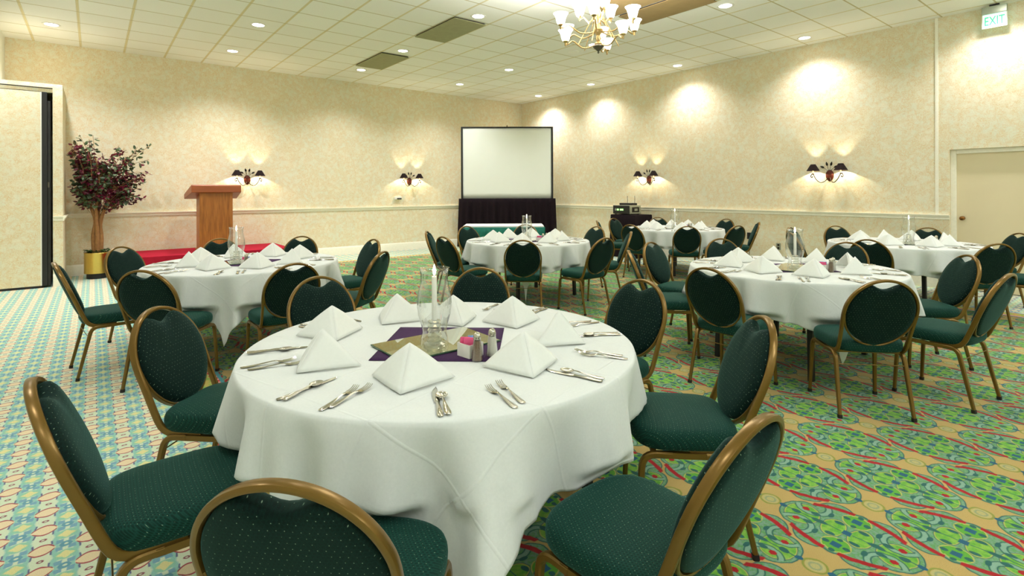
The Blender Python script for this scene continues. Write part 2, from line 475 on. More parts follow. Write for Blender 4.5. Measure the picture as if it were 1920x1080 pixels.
rail('trim_4', (-.475, PV), (PU, PV), (0, -1), RZ); rail('trim_5', (PU, PV - .03), (PU, VB), (1, 0), RZ)
rail('trim_6', (-.475, PV), (PU, PV), (0, -1), 0, base_prof)
rail('trim_7', (UR, DV0), (UR, VF), (-1, 0), RZ)
rbox('trim_8', [(UR - .014, UR, 2.165, 2.203, RZ + .036, CEIL)], M['trim'], .003)
# door in its recess
d = struct(MB().box(UR + .1, UR + .14, DV0 + .045, DV1 - .06, .01, DZ - .06).build('door_1', M['door'], None, False))
MB().box(UR + .06, UR + .12, DV1 - .06, DV1, 0, DZ).box(UR + .06, UR + .12, DV0, DV0 + .045, 0, DZ).box(UR + .06, UR + .12, DV0 + .045, DV1 - .06, DZ - .06, DZ).build('door_frame', M['trim'], d, False, bevel=.004)
kp = [(.0, 0), (.028, 0), (.03, .006), (.012, .01), (.011, .03), (.022, .036), (.03, .05), (.027, .066), (.012, .076), (0, .078)]
k = MB().lathe(kp, 20).build('door_knob', M['antbrass'], d); k.location = (UR + .1, DV1 - .125, 1.02); k.rotation_euler = (0, RD(-90), 0)
rbox('wall_beyond_door', [(UR + .145, UR + .2, DV0 - .1, DV1 + .1, 0, DZ + .1)], M['paint'])

# ------------------------------------------------------------------ ceiling fittings
def downlight():
    t = thing('recessed_downlight', 'x', 'ceiling light')
    MB().lathe([(.078, .012), (.082, -.004), (.1, -.008), (.112, -.004), (.112, 0)], 28, cap=False).build('trim_ring', M['whitemetal'], t)
    MB().lathe([(0, -.002), (.079, -.002), (.079, .012)], 28, cap=False).build('lamp_lens', M['downlamp'], t)
    return t
DL = downlight(); first = True
def spot(u, v, w=78, size=136):
    l = bpy.data.lights.new('downlight_beam', 'SPOT'); l.energy = w; l.spot_size = RD(size); l.spot_blend = .8; l.shadow_soft_size = .07
    l.color = (1, .985, 1)
    o = bpy.data.objects.new('downlight_beam', l); COL.objects.link(o); o.location = (u, v, CEIL - .03)
US = (-.48, 1.94, 4.31, 6.7, 9.13); VS = (10.4, 8.54, 6.2, 3.8, 1.45, -.9, -3.0)
rows = ['row nearest the screen wall', 'second row from the back', 'third row from the back', 'fourth row from the back', 'row over the door']
orders = {(0, 0): 'leftmost', (0, 1): 'second from left', (0, 2): 'third from left', (0, 3): 'fourth from left', (0, 4): 'rightmost',
          (1, 0): 'off the left edge', (1, 1): 'leftmost in view', (1, 2): 'beside the larger grey panel', (1, 3): 'third from left', (1, 4): 'rightmost by the right wall',
          (2, 1): 'off the top edge', (2, 2): 'beside the nearer grey panel', (2, 3): 'behind the chandelier', (2, 4): 'by the right wall',
          (3, 3): 'beside the brown panel', (3, 4): 'by the right wall', (4, 4): 'near the exit sign'}
for j, v in enumerate(VS):
    for i, u in enumerate(US):
        if (j, i) in ((3, 2), (4, 1)): continue      # the chandelier hangs in one of these bays
        spot(u, v, (135 if i < 2 else 100) if j == 0 else 74 if i == 4 else 88 if j == 1 else 50 if i == 0 else 35)
        if (j, i) in orders:
            lab = 'round recessed ceiling light, %s in the %s' % (orders[j, i], rows[j]) if not orders[j, i].startswith(('b', 'n')) or j == 0 else 'round recessed ceiling light %s' % orders[j, i]
            if orders[j, i] == 'by the right wall': lab = 'round recessed ceiling light by the right wall, %s' % rows[j]
            if first: DL.location = (u, v, CEIL - .0005); DL['label'] = lab; DL['group'] = 'recessed ceiling lights'; first = False
            else: dup(DL, (u, v, CEIL - .0005), 0, lab, 'recessed ceiling lights')

def panel(u0, u1, v0, v1, mat, label, nm='ceiling_access_panel'):
    t = thing(nm, label, 'ceiling panel', ((u0 + u1) / 2, (v0 + v1) / 2, CEIL), 0, 'access panels in the ceiling')
    a, b = (u1 - u0) / 2, (v1 - v0) / 2
    MB().box(-a, a, -b, b, -.028, -.018).build('panel_face', mat, t, False, bevel=.002)
    MB().box(-a + .015, a - .015, -b + .015, b - .015, -.018, -.0005).build('panel_rim', M['ventedge'], t, False)
panel(4.04, 4.59, 6.4, 7.58, M['vent'], 'grey ceiling access panel nearer the camera, left of the chandelier')
panel(4.04, 4.59, 8.84, 10.03, M['vent'], 'grey ceiling access panel farther back, above the projection screen side')
panel(5.85, 6.4, 3.75, 4.94, M['ventbrown'], 'brown ceiling access panel just right of the chandelier')
panel(5.24, 5.79, 3.75, 4.94, M['ventbrown'], 'brown ceiling access panel behind the chandelier')
t = tag(MB().lathe([(.1, 0), (.1, -.006), (.085, -.012), (.03, -.014), (0, -.014)], 28, cap=False).build('ceiling_speaker', M['ceiling']), 'round cream ceiling disc below and left of the chandelier', 'ceiling speaker')
t.location = (6.75, 6.73, CEIL - .0005)

# chandelier
def chandelier(loc):
    t = thing('chandelier', 'champagne metal chandelier with tiers of lit frosted glass shades', 'chandelier', loc)
    zf = 2.87                      # finial tip height
    b = MB(); z0 = 2.92 - loc[2]
    col = [(.0, zf), (.008, zf + .004), (.012, zf + .014), (.006, zf + .02), (.014, zf + .03), (.05, zf + .06), (.06, zf + .075), (.05, zf + .088)]
    MB().lathe([(r, z - loc[2]) for r, z in col], 20).build('finial', M['nickel'], t)
    col = [(.03, 2.955), (.045, 2.97), (.03, 2.99), (.018, 3.0), (.028, 3.03), (.02, 3.06), (.035, 3.09), (.05, 3.12), (.03, 3.15), (.016, 3.18), (.03, 3.22), (.045, 3.27), (.03, 3.31), (.014, 3.35), (.025, 3.4), (.012, 3.46), (.01, 3.5)]
    MB().lathe([(r, z - loc[2]) for r, z in col], 20).build('column', M['chandmetal'], t)
    MB().lathe([(.007, 3.5 - loc[2]), (.007, -.05)], 8).build('stem', M['chandmetal'], t)
    MB().lathe([(.0, -.06), (.03, -.055), (.07, -.02), (.075, -.001)], 20).build('canopy', M['chandmetal'], t)
    def tier(n, ph, R, za, zs, sc):
        for k in range(n):
            a = RD(ph + 360 * k / n); ca, sa = cos(a), sin(a)
            path = spline([(.03, za), (.1, za - .03), (R * .5, za - .035), (R * .78, za + .03), (R * .93, zs - .035), (R, zs - .025)], 5)
            m = MB().tube([(p[0] * ca, p[0] * sa, p[1] - loc[2]) for p in path], .008, 6)
            m.lathe([(0, zs - .055 - loc[2]), (.01, zs - .05 - loc[2]), (.012, zs - .02 - loc[2]), (.03, zs - .004 - loc[2]), (.026, zs + .004 - loc[2])], 12, (R * ca, R * sa))
            arm = m.build('arm', M['chandmetal'], t)
            g = [(.02, 0), (.034, .006), (.044, .03), (.05, .06), (.056, .09), (.068, .12), (.082, .14), (.079, .141), (.064, .118), (.05, .085), (.04, .03), (.02, .012)]
            sh = MB().lathe([(r * sc, zs + z * sc * .86 - loc[2]) for r, z in g], 20, (R * ca, R * sa), cap=False).build('glass_shade', M['lampglass'], arm)
            l = bpy.data.lights.new('chandelier_lamp', 'SPOT'); l.energy = 24; l.spot_size = RD(174); l.spot_blend = .5; l.shadow_soft_size = .04; l.color = (1, .985, .96)
            o = bpy.data.objects.new('chandelier_lamp', l); COL.objects.link(o); o.location = (loc[0] + R * ca, loc[1] + R * sa, zs + .12); o.rotation_euler = (pi, 0, 0)
    tier(3, 146.6, .35, 2.965, 2.995, .95); tier(6, 156.6, .42, 3.11, 3.145, .95); tier(3, 241.6, .2, 3.24, 3.29, 1.0)
    # diagonal braces
    m = MB()
    for k in range(6):
        a = RD(25 + 60 * k); m.tube([(.22 * cos(a), .22 * sin(a), 2.95 - loc[2]), (.14 * cos(a), .14 * sin(a), 3.1 - loc[2]), (.03 * cos(a), .03 * sin(a), 3.3 - loc[2])], .005, 5)
    m.build('brace', M['chandmetal'], t)
chandelier((4.18, 3.8, CEIL))
for u, v in ((1.6, -1.8), (6.7, -1.8)):      # added fill lights behind the camera to lift the ceiling and walls, no fixtures
    l = bpy.data.lights.new('fill_lamp', 'POINT'); l.energy = 58; l.shadow_soft_size = .35; l.color = (.92, .97, 1)
    o = bpy.data.objects.new('fill_lamp', l); COL.objects.link(o); o.location = (u, v, 3.3)

# exit sign
t = thing('exit_sign', 'green lit exit sign hanging under the ceiling at top right', 'exit sign', (UR - .12, 1.535, 3.9), RD(-90))
# local: x = along wall, front faces -y
MB().box(-.127, .127, -.02, .02, -.105, -.004).build('housing', M['exitgrey'], t, False, bevel=.004)
MB().box(-.118, .118, -.006, .006, -.285, -.106).build('pane', M['exitglow'], t, False, bevel=.002)
MB().box(-.128, -.119, -.008, .008, -.29, -.105).box(.119, .128, -.008, .008, -.29, -.105).box(-.128, .128, -.008, .008, -.293, -.286).build('pane_frame', M['whitemetal'], t, False)
MB().box(-.05, .05, -.015, .015, -.004, .0195).build('ceiling_mount', M['black'], t, False)
cu = bpy.data.curves.new('lettering', 'FONT'); cu.body = 'EXIT'; cu.size = .165; cu.align_x = 'CENTER'; cu.extrude = .001
to = bpy.data.objects.new('lettering', cu); COL.objects.link(to); bpy.context.view_layer.update()
me = bpy.data.meshes.new_from_object(to.evaluated_get(bpy.context.evaluated_depsgraph_get())); bpy.data.objects.remove(to)
me.materials.clear(); me.materials.append(M['exitgreen'])
lt = bpy.data.objects.new('lettering', me); COL.objects.link(lt); lt.parent = t; lt.location = (0, -.0085, -.255); lt.rotation_euler = (RD(90), 0, 0); lt.scale = (.62, 1, 1)

# ------------------------------------------------------------------ wall sconces
def sconce():
    t = thing('wall_sconce', 'x', 'wall sconce')       # local: wall plane y=0, sticks out along -y, x along the wall
    # backplate: bulging oval
    m = MB(); n = 20; vs = []; fs = []
    for k in range(5):
        q = k / 4; r = cos(q * pi / 2); y = -.012 - .03 * sin(q * pi / 2)
        for i in range(n):
            a = 2 * pi * i / n; vs.append((.062 * r * cos(a), y, -.02 + (.105 if sin(a) < 0 else .085) * r * sin(a)))
    for k in range(4):
        for i in range(n): fs.append((k * n + i, k * n + (i + 1) % n, (k + 1) * n + (i + 1) % n, (k + 1) * n + i))
    m.add(vs, fs); o = len(m.v)
    m.add([(v[0], 0, v[2]) for v in vs[:n]] + vs[:n], [(i, (i + 1) % n, n + (i + 1) % n, n + i) for i in range(n)])
    m.build('backplate', M['rust'], t)
    for s in (-1, 1):
        path = spline([(s * .02, -.04, -.07), (s * .05, -.07, -.125), (s * .105, -.11, -.145), (s * .165, -.13, -.09), (s * .2, -.13, -.02), (s * .225, -.13, -.005), (s * .245, -.13, -.03), (s * .235, -.13, -.06), (s * .215, -.13, -.05), (s * .222, -.13, -.038)], 5)
        arm = MB().tube(path, .007, 6).lathe([(.004, -.012), (.026, -.002), (.03, .006), (.012, .006)], 14, (s * .21, -.13)).build('arm', M['iron'], t)
        sl = MB().lathe([(.011, .006), (.011, .07)], 12, (s * .21, -.13)).build('candle_sleeve', M['sleeve'], arm)
        MB().lathe([(.006, .068), (.009, .074), (.009, .08), (.004, .087), (0, .089)], 12, (s * .21, -.13), cap=False).build('bulb', M['bulb'], arm)
        m = MB(); N = 48; vs = []; fs = []
        for z, r in ((.05, .098), (.16, .036)):
            for i in range(N):
                a = 2 * pi * i / N; rr = r * (1 + (.02 if i % 2 else -.02)); vs.append((s * .21 + rr * cos(a), -.13 + rr * sin(a), z))
        for i in range(N): fs.append((i, (i + 1) % N, N + (i + 1) % N, N + i))
        m.add(vs, fs); sh = m.build('lamp_shade', M['shadeblk'], t, False)
        q = sh.modifiers.new('thick', 'SOLIDIFY'); q.thickness = .002
    for x, z, rot in ((-.105, .115, 62), (-.035, .165, 14), (.035, .165, -14), (.105, .115, -62)):
        m = MB(); a = RD(rot); dx, dz = -sin(a), cos(a); px, pz = dz, -dx; vs = []; fs = []; K = 8
        L = .075
        for i in range(K + 1):
            q = i / K; w = .017 * sin(pi * q ** .8) + .0008
            cx, cz = x + dx * (q - .5) * L, z + dz * (q - .5) * L
            vs += [(cx + px * w, -.035, cz + pz * w), (cx, -.043, cz), (cx - px * w, -.035, cz - pz * w), (cx, -.032, cz)]
        for i in range(K):
            for j in range(4): fs.append((i * 4 + j, i * 4 + (j + 1) % 4, i * 4 + 4 + (j + 1) % 4, i * 4 + 4 + j))
        m.add(vs, fs); bx, bz = x - dx * .037, z - dz * .037
        m.tube(spline([(x * .12, -.03, .045), (bx * .6, -.036, (bz + .04) / 2), (bx, -.037, bz)], 4), .003, 5)
        m.build('leaf', M['iron'], t)
    return t
SCN = sconce()
spots = [((2.44, VB, 1.70), 0, 'two-armed wall sconce with black shades beside the wooden lectern'),
         ((6.06, VB, 1.70), 0, 'two-armed wall sconce with black shades left of the projection screen'),
         ((UR, 7.26, 1.70), RD(-90), 'two-armed wall sconce with black shades above the equipment stand'),
         ((UR, 3.61, 1.70), RD(-90), 'two-armed wall sconce with black shades nearest the door')]
for i, (p, rz, lab) in enumerate(spots):
    if i == 0: SCN.location = p; SCN.rotation_euler = (0, 0, rz); SCN['label'] = lab; SCN['group'] = 'wall sconces'
    else: dup(SCN, p, rz, lab, 'wall sconces')
    for s in (-1, 1):
        l = bpy.data.lights.new('sconce_lamp', 'POINT'); l.energy = 8; l.shadow_soft_size = .008; l.color = (1, .84, .58)
        o = bpy.data.objects.new('sconce_lamp', l); COL.objects.link(o)
        x, y = s * .21, -.13
        o.location = (p[0] + x * cos(rz) - y * sin(rz), p[1] + x * sin(rz) + y * cos(rz), p[2] + .103)

# wall fittings
t = thing('wall_box', 'small white box mounted on the wall below a sconce left of the screen', 'wall box', (5.74, VB, 1.27))
MB().box(-.09, .09, -.05, .003, -.035, .035).build('case', M['whitemetal'], t, False, bevel=.006)
MB().box(-.03, .088, -.053, -.05, -.032, -.002).build('cover', M['black'], t, False)
t = thing('wall_outlet', 'grey electrical outlet on the right wall under the chair rail', 'outlet', (UR, 4.455, .42), RD(-90))
MB().box(-.04, .04, -.008, 0, -.06, .06).build('plate', M['equip'], t, False, bevel=.003)
MB().box(-.017, .017, -.011, -.008, .01, .045).box(-.017, .017, -.011, -.008, -.045, -.01).build('socket', M['ventedge'], t, False)
m = MB().box(-.03, .03, -.05, -.012, -.06, .06)
m.tube(spline([(0, -.03, -.06), (.004, -.028, -.2), (-.003, -.03, -.42), (.0, -.05, -.56)], 6), .005, 6)
t = tag(m.build('power_adapter', M['black']), 'black plug-in adapter with a hanging cord on the right wall', 'adapter'); t.location = (UR, 4.98, .58); t.rotation_euler = (0, 0, RD(-90))

# ------------------------------------------------------------------ folding partition at far left
t = thing('folding_partition', 'tall wallpapered partition panel with black edge seal at far left', 'partition', (-.8, PV + .02, 0))
MB().box(-.3, .185, -.03, .03, .035, 2.925).build('panel', M['wallpaper'], t, False)
MB().box(.185, .2, -.034, .034, .035, 2.925).build('edge_strip', M['whitemetal'], t, False)
MB().box(.2, .262, -.03, .04, .03, 2.93).box(.262, .3, -.01, .06, .03, 2.8).build('edge_seal', M['black'], t, False, bevel=.004)
MB().box(-.3, .2, -.028, .028, .002, .034).build('bottom_sweep', M['black'], t, False)
MB().box(-.3, .2, -.03, .03, 2.926, 2.932).build('top_track', M['black'], t, False)
MB().box(.268, .285, -.02, -.01, 1.5, 1.58).build('latch', M['nickel'], t, False)

# ------------------------------------------------------------------ potted tree
def tree():
    rnd = random.Random(5)
    t = thing('potted_tree', 'potted tree with burgundy and green leaves in a brass planter', 'plant', (.05, 11.2, 0))
    p = MB().lathe([(.16, .085), (.172, .09), (.172, .41), (.176, .42), (.172, .43), (.16, .43), (.158, .38)], 40).build('planter', M['brass'], t)
    MB().lathe([(.14, 0), (.14, .086)], 32).build('planter_base', M['black'], p)
    m = MB()
    for i in range(170):
        a = rnd.random() * 2 * pi; r = .17 * sqrt(rnd.random()); z = .41 + rnd.random() * .05 + (.02 if r > .13 else 0)
        s = .03; b = rnd.random() * 6
        q = Vector((r * cos(a), r * sin(a), z)); d = Vector((cos(b), sin(b), .5 * rnd.random())) * s; e = Vector((-sin(b), cos(b), .3 * rnd.random())) * s * .5
        m.add([q - d, q + e, q + d, q - e + Vector((0, 0, .01))], [(0, 1, 2, 3)])
    m.lathe([(.158, .385), (.1, .41), (0, .415)], 20)
    m.build('moss', M['moss'], t)
    tr = MB(); tips = []
    def limb(pts, r0, r1):
        P = spline(pts, 6); tr.tube(P, 1, 8, [r0 + (r1 - r0) * i / (len(P) - 1) for i in range(len(P))]); return P
    limb([(-.03, 0, .38), (-.045, .01, .7), (-.02, 0, .95), (-.08, .02, 1.2), (-.13, 0, 1.5), (-.2, .05, 1.75)], .04, .012)
    limb([(.03, .01, .38), (.05, 0, .65), (.04, .03, .9), (.1, .0, 1.15), (.18, .03, 1.4), (.28, .0, 1.7)], .045, .012)
    limb([(0, -.02, .42), (.005, -.04, .75), (-.01, -.03, 1.0), (.0, -.06, 1.3), (.03, -.05, 1.7), (-.02, 0, 2.0)], .035, .01)
    limb([(.045, .02, .85), (.02, .05, 1.1), (.06, .08, 1.4), (.1, .1, 1.8)], .03, .01)
    # crown twigs: start on limbs, end over an irregular crown
    tw = []
    cen = [(-.16, 0, 1.95), (.12, -.03, 1.85), (.35, .0, 1.95), (-.2, -.05, 1.6), (.2, 0, 1.55), (.5, .02, 1.7), (0, .05, 1.7), (-.25, .03, 2.15), (.05, -.1, 1.5), (.4, -.02, 1.42), (-.22, -.03, 1.42), (.48, .0, 1.55)]
    for i in range(150):
        c = rnd.choice(cen); e = Vector((c[0] + rnd.gauss(0, .11), c[1] + rnd.gauss(0, .1), c[2] + rnd.gauss(0, .12)))
        e.x = max(e.x, -.33); e.y = min(e.y, .3); s = Vector((e.x * .35, e.y * .3, min(e.z - .2, 1.25 + rnd.random() * .45)))
        mid = (s + e) / 2 + Vector((rnd.gauss(0, .03), rnd.gauss(0, .03), .06)); tw.append((s, mid, e))
    for e, w in (((.74, .0, 2.24), 1), ((.72, .05, 2.0), 1), ((.74, 0, 1.75), 1), ((-.05, .05, 2.38), 1), ((.66, 0, 1.6), 1), ((.3, 0, 2.22), 1), ((-.33, .0, 2.1), 1), ((-.34, .02, 1.85), 1), ((.56, .02, 1.36), 1), ((-.28, 0, 1.4), 1), ((-.1, -.05, 2.3), 1), ((-.32, .0, 1.62), 1), ((.62, .04, 2.2), 1), ((.2, -.02, 1.28), 1)):
        e = Vector(e); s = Vector((e.x * .3, 0, min(e.z - .15, 1.6))); tw.append((s, (s + e) / 2 + Vector((0, 0, .09)), e))
    for s, mm, e in tw: tr.tube(spline([s, mm, e], 4), .003, 4)
    tr.build('trunk', M['bark'], t)
    lf = MB()
    for s, mm, e in tw:
        n = 18
        red = rnd.random() < .5
        for k in range(n):
            q = .35 + .65 * k / n; p0 = s * (1 - q) ** 2 + mm * 2 * q * (1 - q) + e * q * q
            d = Vector((rnd.gauss(0, 1), rnd.gauss(0, 1), rnd.gauss(-.35, .7))).normalized(); L = .055 + rnd.random() * .04
            sd = d.cross(Vector((rnd.gauss(0, 1), rnd.gauss(0, 1), 1))).normalized() * L * .27; up = d.cross(sd).normalized() * L * .1
            b0 = p0 + d * .012; b0.x = max(b0.x, -.31); lf.cur = 0 if (red if rnd.random() < .8 else not red) else 1
            lf.add([b0, b0 + d * L * .35 + sd, b0 + d * L * .75 + sd * .75, b0 + d * L - up, b0 + d * L * .75 - sd * .75, b0 + d * L * .35 - sd, b0 + d * L * .4 + up * .8, b0 + d * L * .75 + up * .5],
                   [(0, 1, 6), (1, 2, 7, 6), (2, 3, 7), (3, 4, 7), (4, 5, 6, 7), (5, 0, 6)])
    lf.build('foliage', [M['leafred'], M['leafgreen']], t, False)
tree()

# ------------------------------------------------------------------ stage and lectern
SZ = .37
t = thing('stage_riser', 'low stage riser covered in red carpet under the lectern', 'stage', (1.72, 11.03, 0))
MB().box(-1.22, 1.22, -.58, .6, .15, SZ).build('deck', M['redcarpet'], t, False, bevel=.008)
for x in (-1.1, 0, 1.1):
    for y in (-.45, .5): MB().box(x - .03, x + .03, y - .03, y + .03, 0, .15).build('leg', M['black'], t, False)
t = thing('lectern', 'oak lectern with a sloped overhanging top standing on the red riser', 'lectern', (1.72, 10.85, SZ))
MB().box(-.255, .255, -.2, .2, .04, 1.05).build('body', M['wood'], t, False, bevel=.006)
MB().box(-.275, .275, -.22, .22, 0, .05).build('base', M['wood'], t, False, bevel=.006)
MB().box(-.262, -.205, -.207, -.2, .05, 1.04).box(.205, .262, -.207, -.2, .05, 1.04).build('corner_stile', M['wood'], t, False, bevel=.002)
m = MB(); x = .41
pr = [(-.27, 1.05), (-.27, 1.17), (-.25, 1.185), (.33, 1.02), (.33, .93)]
n = len(pr)
m.add([(-x * .95, y, z) for y, z in pr[:3]] + [(-x * 1.05, y, z) for y, z in pr[3:]] + [(x * .95, y, z) for y, z in pr[:3]] + [(x * 1.05, y, z) for y, z in pr[3:]],
      [tuple(range(n))[::-1], tuple(range(n, 2 * n))] + [(i, (i + 1) % n, n + (i + 1) % n, n + i) for i in range(n)])
m.build('reading_top', M['wood2'], t, False, bevel=.008)

# ------------------------------------------------------------------ projection screen in the corner
A = Vector((7.33, 11.29)); B = Vector((9.13, 9.87)); dv = (B - A); W = dv.length; ang = atan2(dv.y, dv.x); cen = (A + B) / 2
t = thing('projection_screen', 'large white projection screen in a black frame with black skirt below', 'projection screen', (cen.x, cen.y, 0), ang)
w = W / 2; z0, z1 = 1.235, 3.05       # local x along the screen, front faces -y
def drape(x0, x1, zb, zt, depth, nx, nz, y0=0, waves=14, seed=0, flare=0):
    rnd = random.Random(seed); ph = [rnd.random() * 6 for _ in range(4)]; vs = []; fs = []
    for j in range(nz + 1):
        q = j / nz
        for i in range(nx + 1):
            p = i / nx; k = (.25 + .75 * (1 - q))
            y = depth * k * (sin(p * waves * 2 * pi + ph[0] + .5 * sin(p * 9 + ph[1])) + .5 * sin(p * waves * 3.3 + ph[2]))
            xx = x0 + (x1 - x0) * p; xc = (x0 + x1) / 2
            vs.append((xc + (xx - xc) * (1 + flare * (1 - q)), y0 + y, zb + (zt - zb) * q))
    for j in range(nz):
        for i in range(nx): a = j * (nx + 1) + i; fs.append((a, a + 1, a + nx + 2, a + nx + 1))
    return vs, fs
m = MB(); m.add(*drape(-w + .02, w - .02, z0, z1 - .02, .006, 60, 12, -.012, 4, 3)); o = m.build('screen_fabric', M['screen'], t)
o.modifiers.new('t', 'SOLIDIFY').thickness = .002
MB().box(-w - .02, -w + .025, -.03, .03, 1.2, z1).box(w - .025, w + .02, -.03, .03, 1.2, z1).box(-w - .02, w + .02, -.03, .03, z1 - .025, z1 + .01).build('frame', M['black'], t, False, bevel=.004)
MB().box(-w - .02, w + .02, .0, .03, 1.19, 1.23).build('lower_bar', M['black'], t, False)
MB().box(-w, -w + .05, -.02, .04, 0, 1.2).box(w - .05, w, -.02, .04, 0, 1.2).box(-w + .02, -w + .06, -.25, .25, 0, .03).box(w - .06, w - .02, -.25, .25, 0, .03).build('stand', M['black'], t, False)
m = MB(); m.add(*drape(-w - .07, w + .07, .03, 1.245, .05, 170, 10, -.12, 15, 8, .04)); o = m.build('skirt', M['blackcloth'], t)
o.modifiers.new('t', 'SOLIDIFY').thickness = .004
MB().lathe([(.008, 0), (.012, .02), (.006, .04), (0, .045)], 10).build('top_hook', M['black'], t, loc=(0, 0, z1 + .01))

# green skirted table in front of the screen
t = thing('skirted_table', 'white topped table with dark green skirt in front of the screen', 'table', (6.33, 8.25, 0), RD(-38.4))
MB().box(-.77, .77, -.38, .38, .735, .765).build('tabletop', M['cloth'], t, False, bevel=.006)
m = MB(); m.add(*drape(-.775, .775, .02, .742, .012, 120, 6, -.4, 26, 2)); o = m.build('skirt', M['greencloth'], t); o.modifiers.new('t', 'SOLIDIFY').thickness = .003
m = MB()
for s in (-1, 1):
    vs, fs = drape(-.38, .38, .02, .742, .012, 50, 6, 0, 12, 4); m.add([(s * (.785 + v[1]), v[0], v[2]) for v in vs], fs)
o = m.build('side_skirt', M['greencloth'], t); o.modifiers.new('t', 'SOLIDIFY').thickness = .003
for sx in (-1, 1):
    for sy in (-1, 1): MB().box(sx * .68 - .02, sx * .68 + .02, sy * .3 - .02, sy * .3 + .02, 0, .735).build('leg', M['black'], t, False)

# equipment stand
t = thing('equipment_stand', 'small stand covered with a black cloth against the right wall', 'equipment stand', (9.17, 7.4, 0))
m = MB(); n = 96; vs = []; fs = []
def sq(a, hx, hy):
    c, s = cos(a), sin(a); k = 1 / max(abs(c) / hx, abs(s) / hy); return c * k, s * k
for z, g in ((.912, .2), (.914, .97), (.9, 1.0), (.6, 1.03), (.3, 1.06), (.01, 1.09)):
    for i in range(n):
        a = 2 * pi * i / n; x, y = sq(a, .29, .33); f = 1 + .025 * sin(a * 19) * max(0, (.9 - z))
        vs.append((x * g * f, y * g * f, z))
for k in range(5):
    for i in range(n): fs.append((k * n + i, k * n + (i + 1) % n, (k + 1) * n + (i + 1) % n, (k + 1) * n + i))
fs.append(tuple(range(n))); m.add(vs, fs); m.build('cover_cloth', M['blackcloth'], t)
MB().box(-.27, .27, -.31, .31, .87, .905).build('shelf', M['black'], t, False)
for sx in (-1, 1):
    for sy in (-1, 1): MB().box(sx * .24 - .015, sx * .24 + .015, sy * .28 - .015, sy * .28 + .015, 0, .87).build('leg', M['black'], t, False)
t = thing('equipment_box', 'black and silver equipment box with green display on the covered stand', 'electronic equipment', (9.1, 7.47, .9145))
MB().box(-.17, .2, -.23, .23, .015, .2).build('case', M['equip'], t, False, bevel=.008)
MB().box(-.18, -.17, -.225, .225, .02, .195).build('front_panel', M['black'], t, False, bevel=.003)
MB().box(-.1825, -.18, .06, .12, .09, .125).box(-.1825, -.18, -.06, .03, .09, .125).build('display', M['led'], t, False)
MB().box(-.1825, -.18, .15, .165, .085, .13).build('indicator', M['whitemetal'], t, False)
MB().box(-.1, .14, -.232, -.23, .05, .16).build('side_vent', M['ventedge'], t, False)
MB().box(-.02, .08, -.236, -.232, .08, .13).build('side_port', M['equip'], t, False)
for x in (-.13, .16):
    for y in (-.19, .19): MB().box(x - .015, x + .015, y - .015, y + .015, 0, .016).build('foot', M['rubber'], t, False)
t = thing('wireless_receiver', 'flat black receiver with two thin antennas on top of the equipment box', 'receiver', (9.12, 7.44, 1.1165))
MB().box(-.09, .09, -.17, .17, 0, .045).build('case', M['black'], t, False, bevel=.004)
for y in (-.13, .07): MB().tube([(.06, y, .045), (.06, y, .2)], .005, 6).build('antenna', M['black'], t)

